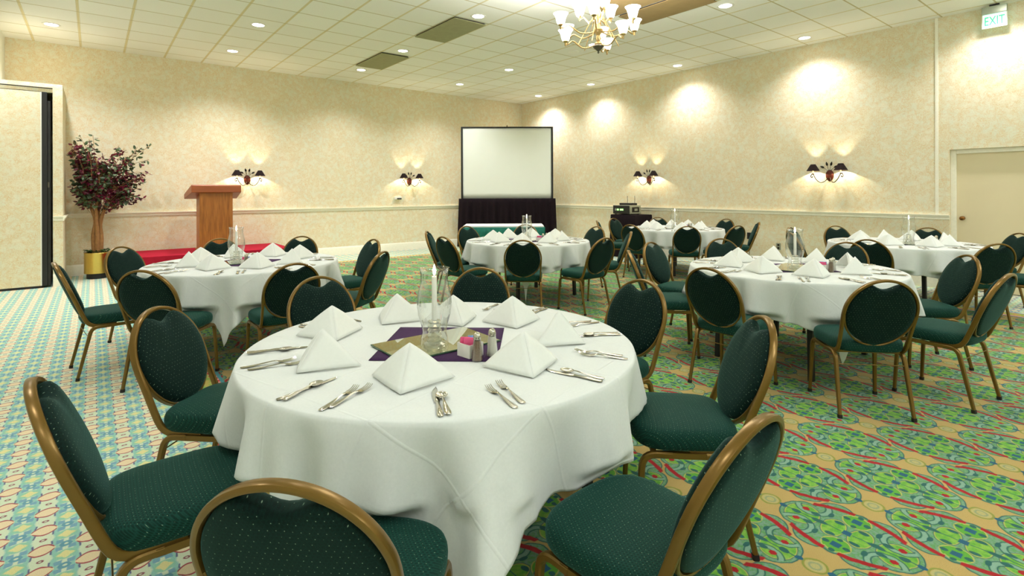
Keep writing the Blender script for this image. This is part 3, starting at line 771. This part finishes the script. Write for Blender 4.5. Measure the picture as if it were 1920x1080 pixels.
# ------------------------------------------------------------------ chair
def chair():
    t = thing('banquet_chair', 'x', 'chair')            # forward = +y
    # seat cushion
    def outline(k, n=48):
        P = []
        for i in range(n):
            a = 2 * pi * i / n; c, s = cos(a), sin(a); e = 2 / 4.2
            x = .228 * abs(c) ** e * (1 if c > 0 else -1); y = .205 * abs(s) ** e * (1 if s > 0 else -1)
            x *= 1 - .07 * (.205 - y) / .41
            if y > 0: y += .022 * (1 - (x / .23) ** 2) * (y / .205)
            P.append((x * k, .026 + y * k))
        return P
    m = MB(); n = 48; vs = []; fs = []
    lay = [(.0, .402), (.9, .402), (.965, .408), (.995, .422), (1, .44), (.995, .455), (.975, .468), (.935, .477), (.85, .483), (.6, .489), (.3, .492), (.0, .493)]
    for k, z in lay: vs += [(x, y, z) for x, y in outline(max(k, .002))]
    for q in range(len(lay) - 1):
        for i in range(n): fs.append((q * n + i, q * n + (i + 1) % n, (q + 1) * n + (i + 1) % n, (q + 1) * n + i))
    m.add(vs, fs); m.build('seat', M['fab_seat'], t, True, 60)
    # plane of the back: z -> y
    def by(z): return -.165 - (z - .45) * .385
    CZ, AX, BZ = .665, .205, .215
    # pad (front bulged, back flatter)
    def padr(a):
        x = .193 * cos(a); z = .2 * sin(a)
        if z > 0: z *= 1.045
        return x, z
    N = 56; m = MB(); vs = []; fs = []
    ring = []
    for i in range(N):
        a = 2 * pi * i / N; x, z = padr(a)
        if z > .1:
            dip = max(0, 1 - (x / .092) ** 2); z -= .056 * dip ** 1.6
        ring.append((x, z))
    prof = [(1.0, 0.0), (1.0, .014), (.97, .026), (.9, .034), (.7, .04), (.4, .043), (.0, .044)]
    prof2 = [(1.0, -.008), (.96, -.016), (.8, -.02), (.4, -.022), (.0, -.022)]
    allp = list(reversed(prof2)) + prof
    for k, d in allp:
        k = max(k, .002)
        for x, z in ring:
            zz = CZ - .01 + (z + .01) * k; vs.append((x * k, by(zz) + d * .93, zz + d * .36))
    for q in range(len(allp) - 1):
        for i in range(N): fs.append((q * N + i, q * N + (i + 1) % N, (q + 1) * N + (i + 1) % N, (q + 1) * N + i))
    m.add(vs, fs); m.build('backrest', M['fab_back'], t, True, 50)
    # back frame: arch, down, forward under the seat
    pts = [(-.19, .03, .395), (-.192, -.06, .395), (-.193, -.115, .40), (-.195, -.15, .425), (-.197, by(.48), .48), (-.2, by(.56), .56)]
    for i in range(0, 21):
        a = pi - pi * i / 20 * 1.0; x = AX * cos(a); z = CZ + BZ * sin(a)
        if i == 0: z = CZ - .02
        if i == 20: z = CZ - .02
        pts.append((x, by(z), z))
    R = [(-p[0], p[1], p[2]) for p in reversed(pts[:6])]
    path = spline(pts + R, 2)
    # orientation: side of the band follows back-plane normal
    m = MB(); prof = rrect(.0085, .0145, .006, 2)
    P = [Vector(p) for p in path]; vs = []; fs = []; k = len(prof)
    for i in range(len(P)):
        tt = (P[min(i + 1, len(P) - 1)] - P[max(i - 1, 0)]).normalized()
        inn = Vector((-P[i].x, 0, .66 - P[i].z)) if P[i].z > .6 else Vector((-P[i].x, 0, 0))
        inn = (inn - tt * inn.dot(tt)).normalized(); nn = tt.cross(inn)
        for a, b in prof: vs.append(P[i] + inn * a + nn * b)
    for i in range(len(P) - 1):
        for j in range(k): fs.append((i * k + j, i * k + (j + 1) % k, (i + 1) * k + (j + 1) % k, (i + 1) * k + j))
    fs += [tuple(range(k)), tuple((len(P) - 1) * k + j for j in range(k))]
    m.add(vs, fs); fr = m.build('back_frame', M['gold'], t)
    # lower rim that follows the bottom of the pad
    pts = []
    for i in range(21):
        a = RD(183 + 174 * i / 20); x = .2 * cos(a); z = CZ + .212 * sin(a); pts.append((x, by(z) + .0, z))
    MB().sweep(pts, rrect(.012, .0055, .003, 1), None).build('pad_rim', M['gold'], fr)
    # under-seat frame
    m = MB(); q = rrect(.011, .011, .004, 1)
    m.box(-.195, .195, -.115, -.095, .385, .402); m.box(-.19, .19, .16, .18, .385, .402)
    for s in (-1, 1): m.box(s * .2 - .011, s * .2 + .011, -.05, .13, .374, .396)
    m.build('seat_frame', M['gold'], t, False)
    MB().tube([(-.205, -.148, .32), (.205, -.148, .32)], .003, 6).build('stretcher', M['gold'], t)
    for s in (-1, 1):
        for y0, y1, yb in ((.1, .215, .235), (-.03, -.125, -.212)):
            path = bend([(s * .2, y0, .385), (s * .2, y1, .385), (s * .212, yb, .012)], .055, 6)
            sc = [1.0] * len(path); sc[-1] = .8
            l = MB().sweep(path, rrect(.0125, .0125, .005, 1), (1, 0, 0), False, sc).build('leg', M['gold'], t)
            MB().sweep([(s * .212, yb - (yb - y1) * .03, .022), (s * .212, yb, 0.0)], rrect(.0125, .0125, .004, 1), (1, 0, 0)).build('foot_cap', M['rubber'], l)
    return t

TABLES = {'front': dict(c=(1.22, 2.03), ph=-118, txt='the front table'),
          'lect': dict(c=(1.13, 5.50), ph=-112, txt='the table before the lectern'),
          'scr': dict(c=(4.63, 5.50), ph=-132, txt='the table before the projection screen'),
          'mid': dict(c=(4.72, 2.08), ph=-133, txt='the large right-hand table'),
          'equip': dict(c=(8.12, 5.58), ph=-120, txt='the table beside the equipment stand'),
          'door': dict(c=(8.00, 2.15), ph=-125, txt='the table nearest the door')}
SEATS = ['near-left', 'nearest', 'near-right', 'right', 'far-right', 'far', 'far-left', 'left']   # angles -180, -135, ... 135
CH = {'front': [(-180, 1.36), (-134, 1.39), (-90, 1.43), (-43, 1.39), (-1, 1.39), (48, 1.38), (95, 1.30), (137, 1.33)],
      'lect': [(-174, 1.34), (-130, 1.37), (-87, 1.37), (-49, 1.41), (7, 1.33), (52, 1.42), (89, 1.42), (133, 1.34)],
      'scr': [(-178, 1.38), (-133, 1.32), (-91, 1.42), (-48, 1.32), (0, 1.3), (52, 1.3), (94, 1.32), (143, 1.32)],
      'mid': [(-178, 1.29), (-135, 1.43), (-95, 1.43), (-47, 1.30), (2, 1.41), (54, 1.29), (96, 1.29), (133, 1.36)],
      'equip': [(-175, 1.40), (-138, 1.42), (-104, 1.42), (-56, 1.33), (-10, 1.3), (48, 1.3), (92, 1.33), (131, 1.34)],
      'door': [(-178, 1.30), (-131, 1.36), (-91, 1.36), (-42, 1.30), (3, 1.30), (53, 1.3), (91, 1.39), (136, 1.36)]}
LOOK = {'front': ['seen from its left side, seat toward the cloth', 'with its back to the camera', 'its back turned to the camera', 'turned toward the table', 'half hidden by the cloth', 'facing the camera', 'facing the camera', 'seen from behind its side']}
CHAIR = chair(); used = False; rnd = random.Random(11)
SEATBOX = {}
for key, T in TABLES.items():
    SEATBOX[key] = []
    for i, (a, r) in enumerate(CH[key]):
        r = max(r, 1.385 if key != 'front' else 1.37)
        R0 = r - .34; th = RD(a); x = T['c'][0] + R0 * cos(th); y = T['c'][1] + R0 * sin(th)
        rz = th + pi / 2 + RD(rnd.uniform(-2.5, 2.5)); SEATBOX[key].append((th, R0 - .255))
        lab = 'green and bronze banquet chair at the %s side of %s' % (SEATS[i], T['txt'])
        if not used: CHAIR.location = (x, y, 0); CHAIR.rotation_euler = (0, 0, rz); CHAIR['label'] = lab; CHAIR['group'] = 'banquet chairs around the tables'; used = True
        else: dup(CHAIR, (x, y, 0), rz, lab, 'banquet chairs around the tables')

# ------------------------------------------------------------------ tables and cloths
TR, TZ = .82, .752
def table():
    t = thing('round_table', 'x', 'table')
    MB().lathe([(0, .725), (.8, .725), (TR - .012, .728), (TR - .012, .748), (TR - .02, .751), (0, .751)], 64, cap=False).build('tabletop', M['ventedge'], t)
    for sx in (-1, 1):
        for sy in (-1, 1): MB().sweep([(sx * .5, sy * .36, .725), (sx * .52, sy * .38, 0)], rrect(.02, .02, .004, 1), (1, 0, 0)).build('leg', M['black'], t)
    return t
TB = table(); used = False
def cloth(key, T):
    rnd = random.Random(hash_key(key)); ph = [rnd.random() * 2 * pi for _ in range(6)]
    a = 1.12; tc = RD(T['ph']); NT, NF, ND = 240, 10, 30
    vs = []; uv = []; fs = []
    z0 = TZ + .004
    for i in range(NF + 1):
        r = TR * max(i / NF, .001)
        for j in range(NT):
            th = 2 * pi * j / NT; vs.append((r * cos(th), r * sin(th), z0)); uv.append((r * cos(th - tc - pi / 4), r * sin(th - tc - pi / 4)))
    seats = SEATBOX[key]
    for i in range(1, ND + 1):
        q = i / ND
        for j in range(NT):
            th = 2 * pi * j / NT; b = th - tc - pi / 4
            dc = (b + pi / 2) % (pi / 2) - pi / 4; wq = (pi / 4) * (abs(dc) / (pi / 4)) ** .42; b2 = b - dc + (wq if dc > 0 else -wq)
            D = min(a / max(abs(cos(b2)), abs(sin(b2))), 1.54)
            s = TR + (D - TR) * q; d = s - TR
            bulge = .012 * (1 - exp(-d / .02))
            amp = (1 - exp(-max(0, d - .02) / .12))
            cw = max(0, cos(2 * (th - tc)) ** 2 - .0) ** 3
            w1 = 12 * th + ph[0] + 1.1 * sin(2 * th + ph[1]); w2 = 19 * th + ph[2] + .8 * sin(3 * th + ph[4])
            f = .034 * (sin(w1) + .45 * sin(2 * w1 + 1)) + .013 * (sin(w2) + .3 * sin(2 * w2 + 2)) + .035 * cw * d / .7
            f *= .5 + 1.7 * min(d, .42) / .42
            r = TR + bulge + amp * (f + .004) + .035 * d
            z = z0 - max(0, d - .008) * (.985 - .03 * cw)
            if d < .02: z = z0 - d * d / .04
            # push in behind the seats
            for sth, rf in seats:
                dt = (th - sth + pi) % (2 * pi) - pi
                if abs(dt) < .5 and z < .53:
                    lat = abs(sin(dt)) * r; w = max(0, min(1, (.30 - lat) / .06)); k = max(0, min(1, (.525 - z) / .05)); k = k * k * (3 - 2 * k) * w
                    lim = (rf - .012) / cos(dt)
                    if r > lim: r = r + (lim - r) * k
            z = max(z, .012)
            vs.append((r * cos(th), r * sin(th), z)); uv.append((s * cos(b), s * sin(b)))
    tot = NF + ND
    for i in range(tot):
        for j in range(NT):
            jn = (j + 1) % NT; fs.append((i * NT + j, i * NT + jn, (i + 1) * NT + jn, (i + 1) * NT + j))
    me = bpy.data.meshes.new('tablecloth'); me.from_pydata(vs, [], fs); me.materials.append(M['cloth'])
    ul = me.uv_layers.new(name='UVMap')
    for l in me.loops: ul.data[l.index].uv = uv[l.vertex_index]
    me.polygons.foreach_set('use_smooth', [True] * len(me.polygons)); me.update()
    o = bpy.data.objects.new('tablecloth', me); COL.objects.link(o); o.location = (T['c'][0], T['c'][1], 0)
    o.modifiers.new('thick', 'SOLIDIFY').thickness = .002
    return o
def hash_key(k): return sum(ord(c) * (i + 3) for i, c in enumerate(k))

# ------------------------------------------------------------------ table settings
CZ0 = TZ + .0065         # top of the cloth
def flat(name, outline_z, mat, thick=.0022):
    """blade / handle strip: list of (x, half width, z, y centre)"""
    vs = []; fs = []
    for x, w, z, y in outline_z: vs += [(x, y - w, z), (x, y, z + thick * 1.4), (x, y + w, z), (x, y, z - thick * .4)]
    for i in range(len(outline_z) - 1):
        for j in range(4): fs.append((i * 4 + j, i * 4 + (j + 1) % 4, i * 4 + 4 + (j + 1) % 4, i * 4 + 4 + j))
    e = len(outline_z) - 1; fs += [(3, 2, 1, 0), (e * 4, e * 4 + 1, e * 4 + 2, e * 4 + 3)]
    return vs, fs
def handle(L): return [(0, .004, .003, 0), (.006, .0095, .003, 0), (.02, .011, .0032, 0), (.045, .009, .004, 0), (.075, .006, .006, 0), (L, .0032, .009, 0)]
def fork():
    m = MB(); m.add(*flat('', handle(.112) + [(.125, .005, .0085, 0), (.132, .010, .0065, 0), (.14, .0125, .0045, 0), (.152, .0125, .0032, 0)], None))
    for y in (-.0103, -.0034, .0034, .0103):
        m.add(*flat('', [(.15, .0021, .0034, y), (.165, .002, .0034, y), (.18, .0018, .0055, y), (.196, .0012, .0115, y * .97)], None, .0018))
    return m.build('fork', M['silver'], None, True, 50)
def knife():
    m = MB(); m.add(*flat('', [(0, .004, .004, 0), (.006, .009, .004, 0), (.03, .0095, .004, 0), (.09, .0065, .004, 0), (.108, .006, .004, 0), (.112, .009, .0035, .001), (.16, .0105, .0032, .002), (.2, .010, .003, .001), (.225, .006, .003, -.002), (.236, .001, .003, -.004)], None, .003))
    return m.build('knife', M['silver'], None, True, 50)
def spoon():
    m = MB(); m.add(*flat('', handle(.108) + [(.122, .0035, .0085, 0)], None))
    vs = []; fs = []; n = 20
    for k, (r, z) in enumerate(((1, .008), (.85, .0045), (.6, .0025), (.3, .0016), (.02, .0013))):
        for i in range(n): a = 2 * pi * i / n; vs.append((.146 + .027 * r * cos(a), .0205 * r * sin(a), z))
    for k in range(4):
        for i in range(n): fs.append((k * n + i, k * n + (i + 1) % n, (k + 1) * n + (i + 1) % n, (k + 1) * n + i))
    m.add(vs, fs); o = m.build('spoon', M['silver'], None, True, 60)
    o.modifiers.new('t', 'SOLIDIFY').thickness = .0012
    return o
def napkin():
    m = MB()
    def wing(s, sc, inn):
        Ap, F, L = Vector((-.012 - inn, 0, .134 * sc)), Vector((.112 * sc - inn, 0, .002)), Vector((-.06 * sc - inn * .5, s * .15 * sc, .002))
        nrm = (F - Ap).cross(L - Ap).normalized() * (1 if s > 0 else -1)
        n = 10; idx = {}; vs = []; fs = []
        for i in range(n + 1):
            for j in range(n + 1 - i):
                a, b = i / n, j / n; c = 1 - a - b
                bul = (b * c * 1.1 + a * b * .8 + a * b * c * 2) * .03
                p = Ap * c + F * a + L * b + nrm * bul + Vector((0, 0, 0))
                idx[i, j] = len(vs); vs.append(p)
        for i in range(n):
            for j in range(n - i):
                fs.append((idx[i, j], idx[i + 1, j], idx[i, j + 1]))
                if i + j < n - 1: fs.append((idx[i + 1, j], idx[i + 1, j + 1], idx[i, j + 1]))
        m.add(vs, fs)
    for s in (1, -1): wing(s, 1, 0); wing(s, .93, .009)
    o = m.build('folded_napkin', M['napkin'], None, True, 80)
    q = o.modifiers.new('thick', 'SOLIDIFY'); q.thickness = .0045; q.offset = 0
    return o
mm = simple('napkin', 'white_napkin_linen', lin((230, 233, 229)), .85, 0, .15, .03, 90)
FORK, KNIFE, SPOON, NAP = fork(), knife(), spoon(), napkin()
protos = {}
def put(o, key, loc, rz, label, cat, group, tilt=0):
    c = o if key not in protos else o.copy()
    if key in protos: COL.objects.link(c)
    protos[key] = 1; c.location = loc; c.rotation_euler = (0, tilt, rz); tag(c, label, cat, group); return c
# napkin: (radius, angle, facing) measured on the front table
NAPS = [(.541, 179.2, -155.7), (.524, -134.2, -132), (.515, -85.6, -113.6), (.521, -40, -66.4), (.429, 5.8, -118.9), (.33, 50, -100), (.473, 90, -153), (.532, 132.2, -100.5)]
CK = [(-161, -175), (-120, -148), (-78, -105), (-33, -58), (12, -14), (60, 34), (112, 80), (155, 168)]
CK = [(-161, 170), (-121, -148), (-78, -104), (-32, -57), (14, -14), (60, 34), (108, 78), (155, 122)]

def hurricane():
    m = MB(); o = [(.058, 0), (.06, .01), (.056, .035), (.05, .06), (.056, .09), (.068, .13), (.073, .17), (.071, .21), (.063, .245), (.057, .275), (.058, .305), (.063, .328), (.0645, .3285)]
    m.lathe(o, 40, cap=False); return m.build('hurricane_glass', M['glass'], None, True, 60)
def candle():
    t = thing('taper_candle', 'x', 'candle')
    MB().lathe([(.011, 0), (.0115, .01), (.0105, .178), (.009, .184), (.004, .182)], 16).build('wax', M['wax'], t)
    MB().lathe([(0, .187), (.005, .195), (.0068, .205), (.004, .222), (0, .236)], 10, cap=False).build('flame', M['flame'], t)
    MB().tube([(0, 0, .178), (.001, 0, .192)], .0012, 5).build('wick', M['black'], t)
    return t
def holder():
    m = MB(); pr = [(.046, 0), (.046, .008), (.03, .016), (.034, .026), (.026, .034), (.033, .044), (.025, .054), (.032, .064), (.024, .074), (.03, .084), (.022, .094), (.028, .102), (.024, .106), (.012, .107)]
    m.lathe(pr, 14); return m.build('candle_holder', M['crystal'], None, False)
def caddy():
    m = MB(); w, h = .036, .052; n = 4
    m.box(-w, w, -w, w, 0, .006)
    for s in (-1, 1): m.box(s * w - .002, s * w + .002, -w, w, 0, h); m.box(-w, w, s * w - .002, s * w + .002, 0, h)
    return m.build('sugar_caddy', M['china'], None, False)
def packet(mat):
    m = MB(); m.box(-.02, .02, -.0025, .0025, 0, .06); return m.build('sweetener_packet', mat, None, False, bevel=.001)
def shaker(mat, nm):
    t = thing(nm, 'x', nm.replace('_', ' '))
    MB().lathe([(.0, .001), (.02, .001), (.021, .006), (.016, .06), (.013, .078)], 10).build('contents', mat, t)
    MB().lathe([(.0, 0), (.0225, 0), (.0235, .006), (.0175, .062), (.0145, .082), (.0145, .084)], 10, cap=False).build('glass_body', M['glass'], t)
    MB().lathe([(.0155, .082), (.0155, .092), (.013, .102), (.006, .109), (0, .11)], 16).build('cap', M['silver'], t)
    return t
HU, CA, HO, CD, PP, PB = hurricane(), candle(), holder(), caddy(), packet(M['pink']), packet(M['bluepk'])
SA, PE = shaker(M['salt'], 'salt_shaker'), shaker(M['pepper'], 'pepper_shaker')
def square_cloth():
    m = MB(); n = 12; h = .253; vs = []; fs = []
    for i in range(n + 1):
        for j in range(n + 1): vs.append((-h + 2 * h * i / n, -h + 2 * h * j / n, .0005 * sin(i * 1.7) * sin(j * 2.1)))
    for i in range(n):
        for j in range(n): a = i * (n + 1) + j; fs.append((a, a + 1, a + n + 2, a + n + 1))
    m.add(vs, fs); o = m.build('centre_cloth', M['plum']); o.modifiers.new('t', 'SOLIDIFY').thickness = .0015; return o
def mirror():
    t = thing('mirror_tile', 'x', 'mirror')
    MB().box(-.237, .237, -.148, .148, 0, .0045).build('glass_slab', M['mirror_edge'], t, False)
    MB().box(-.233, .233, -.144, .144, .0045, .0055).build('mirror_face', M['mirror'], t, False)
    return t
SQ, MI = square_cloth(), mirror()
def putt(o, key, loc, rz, label, cat, group):
    if key in protos: c = dup(o, loc, rz, label, group)
    else: c = o; protos[key] = 1; c.location = loc; c.rotation_euler = (0, 0, rz)
    tag(c, label, cat, group); return c

bpy.context.view_layer.update()
for ti, (key, T) in enumerate(TABLES.items()):
    cx, cy = T['c']; txt = T['txt']; rnd = random.Random(hash_key(key) + 7)
    if ti == 0: TB.location = (cx, cy, 0); TB.rotation_euler = (0, 0, RD(0)); TB['label'] = 'round banquet table with black legs under the cloth of ' + txt; TB['group'] = 'round banquet tables'
    else: dup(TB, (cx, cy, 0), RD(rnd.uniform(-4, 4)), 'round banquet table with black legs under the cloth of ' + txt, 'round banquet tables')
    o = cloth(key, T); tag(o, 'white tablecloth draped to the floor corners over ' + txt, 'tablecloth', 'white tablecloths')
    jit = 0 if key == 'front' else 1
    for i in range(8):
        st = SEATS[i]; r, a, f = NAPS[i]
        if jit: a = -180 + 45 * i + rnd.uniform(-5, 5); r = .48 + rnd.uniform(-.02, .02); f = f + rnd.uniform(-20, 20)
        put(NAP, 'nap', (cx + r * cos(RD(a)), cy + r * sin(RD(a)), CZ0 + .002), RD(f), 'white pyramid-folded napkin at the %s place of %s' % (st, txt), 'napkin', 'folded napkins')
        ka, fa = CK[i]
        if jit: ka = -180 + 45 * i + 15 + rnd.uniform(-3, 3); fa = -180 + 45 * i - 14 + rnd.uniform(-3, 3)
        def lay(o, k, ang, r0, off, z, nm, cat, skew=0):
            A = RD(ang); ux, uy = cos(A), sin(A); px, py = -uy, ux
            put(o, k, (cx + ux * r0 + px * off, cy + uy * r0 + py * off, z), A + pi + RD(skew + rnd.uniform(-3, 3)), '%s at the %s place of %s' % (nm, st, txt), cat, nm.split(' ')[-1] + 's on the tables')
        lay(KNIFE, 'kn', ka, .808, -.010, CZ0, 'silver knife', 'knife', 3)
        lay(SPOON, 'sp', ka, .802, .013, CZ0 + .0035, 'silver spoon', 'spoon', 9)
        fo = .007 if (key == 'front' and i == 1) else .018
        lay(FORK, 'fo', fa, .805, -fo, CZ0, 'inner silver fork', 'fork', 2)
        lay(FORK, 'fo', fa, .782, fo, CZ0 + (.002 if fo < .01 else 0), 'outer silver fork', 'fork', -2)
    rr = RD(0 if key == 'front' else rnd.uniform(-12, 12))
    def P(x, y, z): return (cx + x * cos(rr) - y * sin(rr), cy + x * sin(rr) + y * cos(rr), z)
    zc = CZ0 + .001
    c = put(SQ, 'sq', P(-.02, -.03, zc), RD(-40.5) + rr, 'plum square cloth under the mirror on ' + txt, 'centre cloth', 'plum centre cloths')
    putt(MI, 'mi', P(-.055, -.03, zc + .0035), rr, 'rectangular mirror tile under the candle on ' + txt, 'mirror', 'mirror tiles')
    zm = zc + .0092
    put(HU, 'hu', P(-.085, -.065, zm), 0, 'clear glass hurricane shade around the candle on ' + txt, 'hurricane glass', 'hurricane glasses')
    put(HO, 'ho', P(-.085, -.065, zm), 0, 'cut crystal candle holder inside the hurricane glass on ' + txt, 'candle holder', 'candle holders')
    putt(CA, 'ca', P(-.085, -.065, zm + .108), 0, 'lit white taper candle inside the hurricane glass on ' + txt, 'candle', 'taper candles')
    l = bpy.data.lights.new('candle_light', 'POINT'); l.energy = .35; l.shadow_soft_size = .012; l.color = (1, .7, .38)
    lo = bpy.data.objects.new('candle_light', l); COL.objects.link(lo); lo.location = P(-.085, -.065, zm + .335)
    q = P(-.03, -.255, zc + .002)
    put(CD, 'cd', q, RD(8) + rr, 'white china sweetener caddy beside the shakers on ' + txt, 'caddy', 'sweetener caddies')
    ca_, sa_ = cos(RD(8) + rr), sin(RD(8) + rr)
    for n, (o, k, x, y, tl, lab) in enumerate(((PP, 'pp', -.02, -.018, -14, 'pink sweetener packet at the caddy front'), (PP, 'pp', -.008, .0, 4, 'pink sweetener packet amid the caddy'), (PP, 'pp', -.016, .02, 16, 'pink sweetener packet at the caddy back'),
                                           (PB, 'pb', .02, .012, 10, 'blue sweetener packet at the caddy back'), (PB, 'pb', .016, -.012, -6, 'blue sweetener packet at the caddy front'))):
        z = .012
        put(o, k, (q[0] + x * ca_ - y * sa_, q[1] + x * sa_ + y * ca_, q[2] + z), RD(-38) + rr + RD(tl), lab + ' on ' + txt, 'sweetener packet', 'sweetener packets', RD(tl * .35))
    putt(PE, 'pe', P(-.045, -.325, zc + .002), 0, 'glass pepper shaker beside the caddy on ' + txt, 'pepper shaker', 'pepper shakers')
    putt(SA, 'sa', P(.035, -.315, zc + .002), 0, 'glass salt shaker beside the caddy on ' + txt, 'salt shaker', 'salt shakers')

# ------------------------------------------------------------------ camera
yaw, roll = RD(51.6), RD(-.17)
r0 = Vector((sin(yaw), -cos(yaw), 0)); d0 = Vector((0, 0, -1)); f0 = Vector((cos(yaw), sin(yaw), 0))
cr, sr = cos(roll), sin(roll)
right = r0 * cr - d0 * sr; down = r0 * sr + d0 * cr
cam = bpy.data.cameras.new('camera'); co = bpy.data.objects.new('camera', cam); COL.objects.link(co)
m = Matrix((right, -down, -f0)).transposed().to_4x4(); m.translation = (0, 0, H); co.matrix_world = m
cam.sensor_width = 36; cam.lens = 36 * 991 / 1920; cam.shift_y = (359 - 540) / 1920; cam.clip_start = .05
SC.camera = co

w = bpy.data.worlds.new('world'); SC.world = w; w.use_nodes = True
w.node_tree.nodes['Background'].inputs[0].default_value = (1, .95, .85, 1); w.node_tree.nodes['Background'].inputs[1].default_value = .02
vs = SC.view_settings; vs.view_transform = 'Standard'; vs.look = 'None'; vs.gamma = 1; vs.use_curve_mapping = False; vs.exposure = 0.52
SC.cycles.use_denoising = True
SC.cycles.max_bounces = 10; SC.cycles.diffuse_bounces = 5; SC.cycles.transparent_max_bounces = 16
SC.cycles.sample_clamp_indirect = 6
SC.cycles.caustics_reflective = False; SC.cycles.caustics_refractive = False
